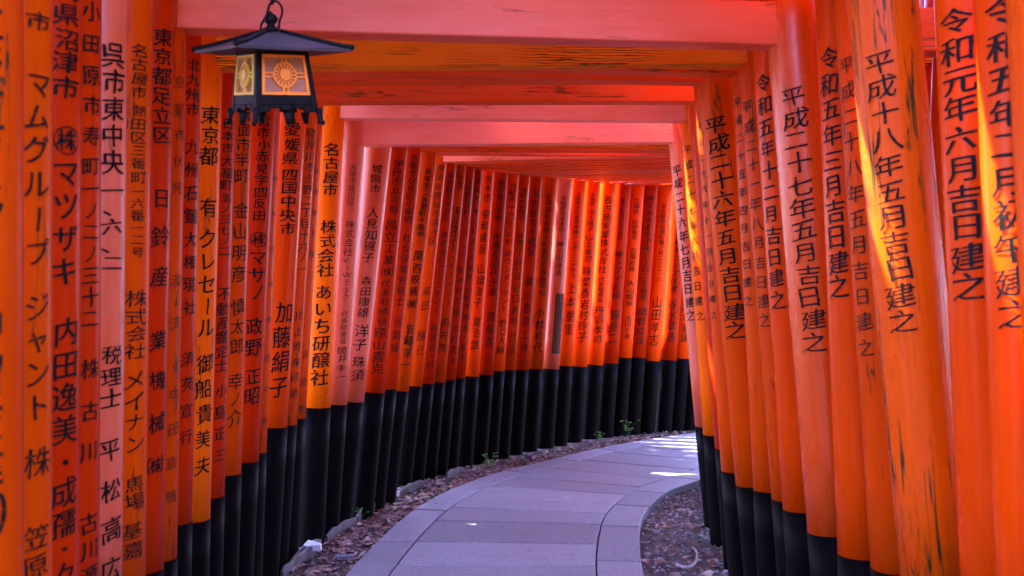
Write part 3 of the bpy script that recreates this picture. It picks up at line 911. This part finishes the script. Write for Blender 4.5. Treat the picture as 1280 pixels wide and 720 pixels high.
for k, (a, b, lab) in enumerate(tiles):
    A, Bp = G(*a), G(*b)
    d = Bp - A; L = d.length
    bm = bmesh.new()
    n = 7; h = .055; w = .018
    vs = []
    for i in range(n + 1):
        x = L * (i / n - .5)
        bow = .02 * math.cos(math.pi * (i / n - .5)) + .002 * math.sin(i * 3 + k)
        hh = h * (1 + .10 * math.sin(i * 2.3 + k * 1.7)) * (.75 if i in (0, n) else 1)
        vs.append([bm.verts.new((x, bow - w / 2, -.05)), bm.verts.new((x, bow + w / 2, -.05)), bm.verts.new((x, bow + w / 2 - .004, hh - .035)), bm.verts.new((x, bow - w / 2 - .004, hh - .035))])
    for i in range(n):
        for q in range(4):
            bm.faces.new((vs[i][q], vs[i + 1][q], vs[i + 1][(q + 1) % 4], vs[i][(q + 1) % 4]))
    bm.faces.new(vs[0]); bm.faces.new(list(reversed(vs[-1])))
    bmesh.ops.recalc_face_normals(bm, faces=bm.faces)
    o = bm_obj('edging_tile', bm, M_TILE)
    o.location = ((A + Bp) / 2) + Vector((0, 0, 0)); o.rotation_euler = (random.uniform(-.15, .15), 0, math.atan2(d.y, d.x))
    bevel(o, .004, 2)
    tag(o, lab, 'edging tile', 'dark edging tiles along the left bank')
def rock(name, pos, dims, mat, seed, rz=0.0, tilt=0.0):
    bm = bmesh.new(); bmesh.ops.create_icosphere(bm, subdivisions=3, radius=1)
    for v in bm.verts:
        c = v.co
        for ax in range(3): c[ax] = max(-.62, min(.62, c[ax] * 1.15)) / .62
        v.co = Vector((c.x * dims[0] / 2, c.y * dims[1] / 2, c.z * dims[2] / 2)) * (1 + .12 * noise.noise((c.x * 1.3 + seed, c.y * 1.3, c.z * 1.3)))
        if seed == 1: v.co.y *= (1 - .75 * (v.co.x / dims[0] + .5))
    o = bm_obj(name, bm, mat); o.location = pos; o.rotation_euler = (tilt, 0, rz)
    return o
tag(rock('stone_chip', G(391, 686, .0) + Vector((0, .02, .01)), (.10, .085, .04), M_PALE, 1, R(-12), R(18)), 'bright white wedge of stone at the foot of the amber pillar', 'stone')
tag(rock('flat_stone', G(432, 690) + Vector((0, 0, -.03)), (.10, .06, .02), M_FLAT, 3, .3), 'small flat blue grey stone against the left path kerb', 'stone')
m = MB()
rp_ = [G(846, 706, -.03), G(857, 709, -.01), G(868, 704, .0), G(872, 692, .0), G(866, 684, -.03)]
rp_ = [tuple(p) for p in rp_]
sm = spline([p[:2] for p in rp_], 6)
zz = np.interp(np.linspace(0, 1, len(sm)), np.linspace(0, 1, 5), [p[2] for p in rp_])
m.tube([(a[0], a[1], z) for a, z in zip(sm, zz)], list(np.linspace(.010, .006, len(sm))), 8)
tag(m.build('tree_root', simple('grey_bark_root', (.30, .25, .23), .8, bump=.5), smooth=True), 'pale looped root lying on the gravel by the right pillars', 'root')

M_LEAF = [simple('weed_leaf', c, 0.5, var=.3, scale=30) for c in ((.16, .36, .05), (.09, .20, .035), (.22, .46, .09))]
def weed(px, py, size, nl, mi, lab):
    p = G(px, py)
    root = empty('weed', (p.x, p.y, gz(p.x, p.y))); tag(root, lab, 'weed', 'weeds at the feet of the left pillars')
    st, lfm = MB(), MB()
    for k in range(nl):
        a = random.uniform(0, 2 * math.pi); le = size * random.uniform(.5, 1); rch = size * random.uniform(.15, .55)
        tip = Vector((math.cos(a) * rch, math.sin(a) * rch, le))
        pts = [Vector((0, 0, -.01)), Vector((tip.x * .3, tip.y * .3, le * .55)), tip]
        st.tube(pts, [.0022, .0016, .001], 5)
        for q in (1, 2):
            for side in (-1, 1):
                c = pts[q]; d = Vector((math.cos(a + side * 1.1), math.sin(a + side * 1.1), random.uniform(-.2, .5))).normalized()
                l = size * random.uniform(.18, .3); w = l * .45
                s_ = d.cross(Vector((0, 0, 1))).normalized()
                lfm.add([c, c + d * l * .45 + s_ * w / 2 + Vector((0, 0, .004)), c + d * l - Vector((0, 0, l * .15)), c + d * l * .45 - s_ * w / 2 + Vector((0, 0, .004))], [(0, 1, 2, 3)])
    st.build('stem', M_LEAF[1], root); lfm.build('leaf_cluster', M_LEAF[mi], root)
weed(614, 578, .15, 6, 2, 'pale green weed beside the far edging tile')
weed(604, 582, .10, 4, 1, 'small dark weed just before the pale green one')
weed(750, 545, .12, 5, 2, 'bright weed, first of two in the far bend')
weed(786, 541, .20, 5, 2, 'tallest bright weed, second of two in the far bend')
weed(450, 642, .10, 6, 1, 'low dark weed at the foot of the pink pillars')
weed(508, 612, .09, 6, 1, 'low dark weed midway along the left bank')

# ------------------------------------------------------------------ paper notice on the pale pillar in the bend
p = LP[34]; d = (p['pt'] - p['pb']).normalized()
M_PAPER = simple('aged_paper', (0.14, 0.045, 0.018), .8, var=.2, scale=40)
root = empty('paper_notice', axis_at(p, 1.2)); tag(root, 'dark upright paper notice with rows of tiny writing stuck on a pillar in the bend', 'notice')
q = Vector((0, 0, 1)).rotation_difference(d)
root.rotation_mode = 'QUATERNION'; root.rotation_quaternion = q
mid = axis_at(p, 1.2); c = Vector((-mid.x, -mid.y, 0)).normalized(); rt = Vector((-c.y, c.x, 0))
zt = p['z'] - p['r']
zl, zh = EYE - (442 - HY) / F * zt - 1.2, EYE - (366 - HY) / F * zt - 1.2
def sheet(name, a0, a1, z0, z1, rr, mat, parent):
    n = 8; vs = []
    for zz_ in (z0, z1):
        for r_ in (rr, rr + .0012):
            for i in range(n + 1):
                a = a0 + (a1 - a0) * i / n
                vs.append(r_ * (math.cos(a) * c + math.sin(a) * rt) + Vector((0, 0, zz_)))
    k = n + 1; fs = []
    for i in range(n):
        fs += [(k + i, k + i + 1, 3 * k + i + 1, 3 * k + i), (i + 1, i, 2 * k + i, 2 * k + i + 1), (2 * k + i, 3 * k + i, 3 * k + i + 1, 2 * k + i + 1), (i, i + 1, k + i + 1, k + i)]
    fs += [(0, k, 3 * k, 2 * k), (k + n, n, 2 * k + n, 3 * k + n)]
    return mesh_obj(name, vs, fs, mat, parent)
sheet('sheet', .05, 1.15, zl, zh, p['r'] + .002, M_PAPER, root)
segs = []
txt = '奉納鳥居講員名簿大阪市代表世話人一同昭和平成年月吉日建之株式会社'
for k in range(4):
    hh = [zh - .012 - (j + .5) * (zh - zl - .02) / 22 for j in range(22)]
    segs.append((.05 + 1.1 * (k + .5) / 4, [(txt[(j * 3 + k * 5) % len(txt)], h, .026, .020) for j, h in enumerate(hh)]))
inscription(root, segs, M_INK, p['r'] + .0036, c, rt)

# ------------------------------------------------------------------ hanging bronze lantern
ZL = 3.0; K = ZL / F
LC = Vector(((341 - CX) * K, ZL, 0))
def hy(y): return EYE - (y - HY) * K
M_BRONZE = simple('blackened_bronze', (0.006, 0.005, 0.005), .5, spec=.1, metal=.0, var=.35, scale=30, bump=.15)
M_ROOFB = simple('skylit_bronze_roof', (0.05, 0.044, 0.05), .5, metal=.1, spec=.3, var=.25, scale=18, bump=.1)  # same bronze, lightened to paint in sky light on the top
M_GILT_BOUNCE = simple('warm_bounce_gilt_grille', (0.92, 0.23, 0.008), .5, metal=.0, var=.12, scale=30)  # orange reflection of the gates put into the gilt colour
M_GILT_SKY = simple('skylit_gilt_grille', (0.78, 0.52, 0.03), .5, metal=.0, var=.12, scale=30)  # same gilt, yellowed to paint in sky light on the left face
M_SHOJI = simple('dusty_paper_screen', (0.36, 0.13, 0.06), .7, var=.15, scale=30)
lan = empty('hanging_lantern', (LC.x, LC.y, hy(157)))
tag(lan, 'black bronze lantern with gilt windows hanging from a chain under the torii beams', 'lantern')
from mathutils import Quaternion
QZ, QX = Quaternion((0, 0, 1), R(-99.5)), Quaternion((1, 0, 0), R(10.5))
lan.rotation_mode = 'QUATERNION'; lan.rotation_quaternion = QX @ QZ   # hangs a little tipped towards the walker
lan.location += Vector((0, .03, .004))            # corner 0 turned to the camera, a little to the left
z0 = hy(157)
def LZ(y): return hy(y) - z0
def corner(k, rad, z): return Vector((rad * math.cos(k * math.pi / 2), rad * math.sin(k * math.pi / 2), z))
yb, yt = LZ(140), LZ(66)
RB, RT = .137, .112
def Rr(z): return RT + (RB - RT) * (yt - z) / (yt - yb)
def face_pt(k, u, z, out=0.0, inset=1.0):
    a, b = corner(k, Rr(z) * inset, z), corner(k + 1, Rr(z) * inset, z)
    nrm = (corner(k, 1, 0) + corner(k + 1, 1, 0)).normalized()
    return a.lerp(b, (u + 1) / 2) + nrm * out
m = MB()
def face_box(m, k, u0, u1, za, zb, o0, o1):
    m.hexa([face_pt(k, u0, za, o0), face_pt(k, u0, za, o1), face_pt(k, u1, za, o1), face_pt(k, u1, za, o0),
            face_pt(k, u0, zb, o0), face_pt(k, u0, zb, o1), face_pt(k, u1, zb, o1), face_pt(k, u1, zb, o0)])
wz0, wz1 = LZ(119), LZ(71)
for k in range(4):
    face_box(m, k, -.99, -.80, yb, yt, -.012, .0)
    face_box(m, k, .80, .99, yb, yt, -.012, .0)
    face_box(m, k, -.80, .80, yb + .022, wz0, -.012, -.001)
    face_box(m, k, -.80, .80, wz1, yt, -.012, -.001)
    # scalloped apron with openwork
    for u0, u1, dz in ((-.80, -.55, .0), (-.55, -.2, .012), (.2, .55, .012), (.55, .80, .0)):
        face_box(m, k, u0, u1, yb + dz, yb + .022, -.012, -.0015)
    face_box(m, k, -.16, .16, yb + .006, yb + .022, -.012, .001)
# floor plate
m.hexa([corner(0, RB * .93, yb + .02), corner(1, RB * .93, yb + .02), corner(2, RB * .93, yb + .02), corner(3, RB * .93, yb + .02),
        corner(0, RB * .93, yb + .028), corner(1, RB * .93, yb + .028), corner(2, RB * .93, yb + .028), corner(3, RB * .93, yb + .028)])
o = m.build('body', M_BRONZE, lan); bevel(o, .002, 2)
for k in range(4):
    c0 = corner(k, RB, yb + .012); c1 = corner(k, RB * 1.03, .012)
    f = MB(); f.tube([c0, c0.lerp(c1, .5) + Vector((0, 0, 0)), c1, c1 + corner(k, .012, -.004)], [.010, .0085, .0095, .007], 8)
    f.build('foot', M_BRONZE, lan, True)
    mid_ = (corner(k, RB, 0) + corner(k + 1, RB, 0)) / 2
    f = MB(); f.tube([mid_ + Vector((0, 0, yb)), mid_ * 1.01 + Vector((0, 0, .02)), mid_ * 1.03 + Vector((0, 0, .006))], [.014, .010, .008], 8)
    f.build('foot', M_BRONZE, lan, True)
    w = MB(); face_box(w, k, -.80, .80, wz0, wz1, -.010, -.006)
    pane = w.build('window', M_SHOJI, lan)
    gm_ = MB()
    t = .095
    face_box(gm_, k, -.80, .80, wz0, wz0 + .008, -.006, .002); face_box(gm_, k, -.80, .80, wz1 - .008, wz1, -.006, .002)
    face_box(gm_, k, -.80, -.80 + t, wz0 + .006, wz1 - .006, -.006, .002); face_box(gm_, k, .80 - t, .80, wz0 + .006, wz1 - .006, -.006, .002)
    zc = (wz0 + wz1) / 2; hw = .0335
    for dz in (-.0055, .0055):
        face_box(gm_, k, -.71, -.42, zc + dz - .0022, zc + dz + .0022, -.006, .001)
        face_box(gm_, k, .42, .71, zc + dz - .0022, zc + dz + .0022, -.006, .001)
    for du in (-.07, .07):
        face_box(gm_, k, du - .028, du + .028, wz0 + .006, zc - hw, -.006, .001)
        face_box(gm_, k, du - .028, du + .028, zc + hw, wz1 - .006, -.006, .001)
    # round crest: ring, spokes of a chrysanthemum and boss
    def pol(rho, a, out):
        z = zc + rho * math.sin(a)
        half = Rr(z) * math.sqrt(2) / 2
        return face_pt(k, rho * math.cos(a) / half, z, out)
    ns = 32
    for r0, r1, o1 in ((.0315, .0365, .002), (.0, .0160, .004)):
        for i in range(ns):
            a0, a1 = 2 * math.pi * i / ns, 2 * math.pi * (i + 1) / ns
            gm_.hexa([pol(r0, a0, -.006), pol(r1, a0, -.006), pol(r1, a1, -.006), pol(r0, a1, -.006), pol(r0, a0, o1), pol(r1, a0, o1), pol(r1, a1, o1), pol(r0, a1, o1)])
    for i in range(16):
        a = 2 * math.pi * i / 16
        for r0, r1, wd in ((.0155, .0318, .085),):
            gm_.hexa([pol(r0, a - wd * 1.6, -.006), pol(r1, a - wd, -.006), pol(r1, a + wd, -.006), pol(r0, a + wd * 1.6, -.006), pol(r0, a - wd * 1.6, .0005), pol(r1, a - wd, .0005), pol(r1, a + wd, .0005), pol(r0, a + wd * 1.6, .0005)])
    gr = gm_.build('grille', M_GILT_SKY if k == 3 else M_GILT_BOUNCE, pane)
# roof: four concave slopes with raised hips and upturned eaves
def roof_r(t): return .243 * (t ** .85)
def roof_z(t): return LZ(64) + (LZ(40) - LZ(64)) * (1 - t) ** 1.2
vs, fs = [], []
NT_, NU = 10, 8
for k in range(4):
    b = len(vs)
    for i in range(NT_ + 1):
        t = .06 + .94 * i / NT_
        for j in range(NU + 1):
            u = j / NU
            p_ = corner(k, roof_r(t), 0).lerp(corner(k + 1, roof_r(t), 0), u)
            lift = .002 * (abs(2 * u - 1) ** 3) * t ** 3
            vs.append((p_.x, p_.y, roof_z(t) + lift))
    for i in range(NT_):
        for j in range(NU):
            a = b + i * (NU + 1) + j
            fs.append((a, a + NU + 1, a + NU + 2, a + 1))
rf = mesh_obj('roof', vs, fs, M_ROOFB, lan)
so = rf.modifiers.new('thickness', 'SOLIDIFY'); so.thickness = .008; so.offset = -1
for k in range(4):
    h = MB()
    pts = [corner(k, roof_r(t) + (.006 if t > .99 else 0), roof_z(t) + .002 * t ** 3 + .003) for t in [.08 + .115 * q for q in range(9)]]
    h.tube(pts, list(np.linspace(.006, .008, 9)), 8)
    h.build('hip_ridge', M_BRONZE, rf, True)
m = MB()
pts = [(LZ(41), .024), (LZ(38), .026), (LZ(36), .014), (LZ(33), .011), (LZ(30), .018), (LZ(26), .022), (LZ(22), .016), (LZ(19), .006), (LZ(17), .003)]
m.tube([(0, 0, z) for z, r in pts], [r for z, r in pts], 16)
m.build('finial', M_BRONZE, lan, True)
def ring_mb(cen, ax_a, ax_b, r0, rad, a0=0, a1=2 * math.pi, n=28):
    m = MB()
    m.tube([cen + r0 * (math.cos(a) * ax_a + math.sin(a) * ax_b) for a in np.linspace(a0, a1, n)], rad, 8, False)
    return m
va, vb = Vector((math.cos(R(99.5)), math.sin(R(99.5)), 0)), Vector((0, 0, 1))
# bail: a loop from the roof's shoulders up round the finial
cen = Vector((0, 0, LZ(21)))
bail = MB()
bp = [va * -.030 + Vector((0, 0, LZ(40))), va * -.028 + Vector((0, 0, LZ(33))), va * -.012 + Vector((0, 0, LZ(22))), va * .0 + Vector((0, 0, LZ(8))), va * .018 + Vector((0, 0, LZ(5))), va * .032 + Vector((0, 0, LZ(11))), va * .034 + Vector((0, 0, LZ(19))), va * .026 + Vector((0, 0, LZ(28))), va * .022 + Vector((0, 0, LZ(38)))]
sx = spline([(p @ va, p.z) for p in bp], 5)
bail.tube([va * float(a) + Vector((0, 0, float(z))) for a, z in sx], .0036, 8)
bail.build('bail', M_BRONZE, lan, True)
ch = MB()
topz = 3.19 - z0
zc_, k = 0.0, 0
while zc_ < topz - LZ(7):
    dirv = va if k % 2 else Vector((-va.y, va.x, 0))
    pts = [Vector((0, 0, zc_ + .014)) + va * .006 + (math.cos(a) * .009 * dirv + math.sin(a) * .017 * vb) for a in [2 * math.pi * q / 16 for q in range(17)]]
    ch.tube(pts, .0036, 6, False)
    zc_ += .024; k += 1
cho = ch.build('chain', M_BRONZE, lan, True)
cho.location = (0, 0, LZ(7)); cho.rotation_mode = 'QUATERNION'; cho.rotation_quaternion = QZ.inverted() @ QX.inverted() @ QZ

# ------------------------------------------------------------------ trees round the passage, most of them unseen and added to block light
M_BARK = simple('grey_brown_bark', (.085, .062, .048), .9, var=.4, scale=14, bump=.8)
M_FOL = [simple('tree_leaf', c, .5, var=.35, scale=3) for c in ((.045, .085, .02), (.07, .12, .03), (.03, .06, .018))]
def crown_mesh(seed, rx, rz, nclump, nleaf):
    r_ = random.Random(seed); vs, fs, mi = [], [], []
    for c in range(nclump):
        while True:
            q = Vector((r_.uniform(-1, 1), r_.uniform(-1, 1), r_.uniform(-1, 1)))
            if q.length < 1: break
        cc = Vector((q.x * rx, q.y * rx, q.z * rz)); cr = r_.uniform(.35, .8) * rx * .38; col = r_.choice((0, 0, 1, 2))
        for k in range(nleaf):
            d = Vector((r_.gauss(0, 1), r_.gauss(0, 1), r_.gauss(0, .7))) * cr * .55 + cc
            l = r_.uniform(.07, .16); a = Vector((r_.gauss(0, 1), r_.gauss(0, 1), r_.gauss(0, .6))).normalized()
            s_ = a.cross(Vector((r_.gauss(0, 1), r_.gauss(0, 1), 1))).normalized()
            b = len(vs)
            vs += [d - a * l, d + s_ * l * .42, d + a * l, d - s_ * l * .42]; fs.append((b, b + 1, b + 2, b + 3)); mi.append(col)
    m = bpy.data.meshes.new('crown'); m.from_pydata([tuple(v) for v in vs], [], fs)
    for q in M_FOL: m.materials.append(q)
    m.polygons.foreach_set('material_index', mi); m.update()
    return m
CROWNS = [crown_mesh(3, 2.3, 1.9, 95, 90), crown_mesh(5, 1.9, 2.3, 90, 90)]
def tree(x, y, h, cr, ci, lab, lean=0.0, zsc=1.0):
    root = empty('tree', (x, y, -.06)); tag(root, lab, 'tree', 'trees around the passage')
    m = MB()
    n = 8
    m.tube([(lean * (i / n) ** 1.5, .12 * math.sin(i * 1.3 + x), h * i / n) for i in range(n + 1)], [.20 * (1 - .7 * i / n) + (.06 if i == 0 else 0) for i in range(n + 1)], 12)
    tr = m.build('trunk', M_BARK, root, True)
    lm_ = MB()
    for k in range(6):
        a = k * 1.05 + x; b = h * (.55 + .07 * k)
        lm_.tube([(lean * (b / h) ** 1.5, 0, b), (math.cos(a) * cr * .35 + lean * .7, math.sin(a) * cr * .35, b + cr * .25), (math.cos(a) * cr * .7 + lean, math.sin(a) * cr * .7, b + cr * .4)], [.07, .045, .02], 6)
    lm_.build('limbs', M_BARK, tr, True)
    c_ = bpy.data.objects.new('crown', CROWNS[ci]); link(c_, root)
    c_.location = (lean, 0, h); c_.scale = (cr / 2, cr / 2, cr / 2 * zsc); c_.rotation_euler = (0, 0, x * 1.7 + y)
TREES = [(-3.5, 6.0, 5.2, 2.5, 0, 'unseen leafy tree added behind the lettered pillars to keep sun off the path', 0),
         (-2.9, 10.2, 5.0, 2.0, 1, 'unseen leafy tree added outside the start of the bend to block sun', .2),
         (-4.0, 8.3, 5.0, 2.1, 0, 'unseen leafy tree added between the two shading the bend to thin sun dapples', 0),
         (-3.0, 12.9, 4.6, 1.7, 1, 'unseen leafy tree added outside the turn of the bend to stop sun streaks', 0),
         (4.9, 0.4, 2.2, 2.2, 1, 'low unseen tree past the near end of the neighbouring passage, added against low sky', 0),
         (0.4, 15.6, 2.6, 2.4, 0, 'leafy tree outside the middle of the bend', 0),
         (9.6, 12.2, 2.4, 2.3, 0, 'unseen leafy tree added where the path leaves the bend to hide bright sky', 0),
         (5.6, 6.8, 5.0, 2.6, 1, 'leafy tree between the two passages on the inner side', -.4),
         (6.6, 2.5, 4.6, 2.6, 0, 'leafy tree seen as a bright scrap beside the cracked pillar', -.4),
         (-3.2, 1.5, 5.4, 2.4, 1, 'unseen leafy tree added where the passage begins to break up the sun', 0),
         (-5.8, -4.8, 2.6, 2.3, 0, 'low unseen tree outside the passage on the approach, added to block low sky', 0),
         (-2.4, -8.6, 1.9, 2.3, 1, 'broad unseen tree at the foot of the approach, added to block low sky', 0),
         (2.6, -9.0, 1.9, 2.3, 0, 'broad unseen tree at the far side of the approach, added to block low sky', 0),
         (0.2, -11.5, 2.0, 2.4, 1, 'broad unseen tree down the approach, added to close off low sky', 0),
         (-7.0, -9.0, 2.4, 2.5, 0, 'broad unseen tree at the far outer corner, added to block low sky', 0),
         (7.2, -9.0, 2.4, 2.5, 1, 'broad unseen tree at the far inner corner, added to block low sky', 0),
         (5.8, -4.4, 2.4, 2.3, 1, 'unseen leafy tree on the inner side of the approach, added to block low sky', 0)]
for t in TREES: tree(*t)

# leaves cut out along sun rays to place sun patches in the passage
GAPS = [(W(1088, 225, 2.88), .03), (W(1096, 248, 2.88), .045), (W(1105, 272, 2.87), .05), (W(1113, 298, 2.87), .04), (W(1121, 322, 2.87), .02), (W(1248, 250, 2.28), .05), (W(1254, 285, 2.28), .035), (W(1052, 70, 3.22), .045), (W(1060, 105, 3.22), .035), (W(1064, 130, 3.22), .02), (G(850, 591), .05), (G(835, 592), .03)]
bpy.context.view_layer.update()
for o in [q for q in scene.objects if q.name.startswith('crown')]:
    mw = o.matrix_world
    n = len(o.data.vertices); co = np.empty(n * 3); o.data.vertices.foreach_get('co', co)
    co = co.reshape(-1, 3) @ np.array(mw.to_3x3()).T + np.array(mw.translation)
    cen = co.reshape(-1, 4, 3).mean(1)
    kill = np.zeros(len(cen), bool)
    for p, r in GAPS:
        v = cen - np.array(p); t = v @ np.array(sd)
        d = np.linalg.norm(v - t[:, None] * np.array(sd), axis=1)
        kill |= (d < r + .10) & (t > 0)
    if kill.any():
        o.data = o.data.copy()
        bm = bmesh.new(); bm.from_mesh(o.data); bm.faces.ensure_lookup_table()
        bmesh.ops.delete(bm, geom=[bm.faces[i] for i in np.nonzero(kill)[0]], context='FACES')
        bm.to_mesh(o.data); bm.free()
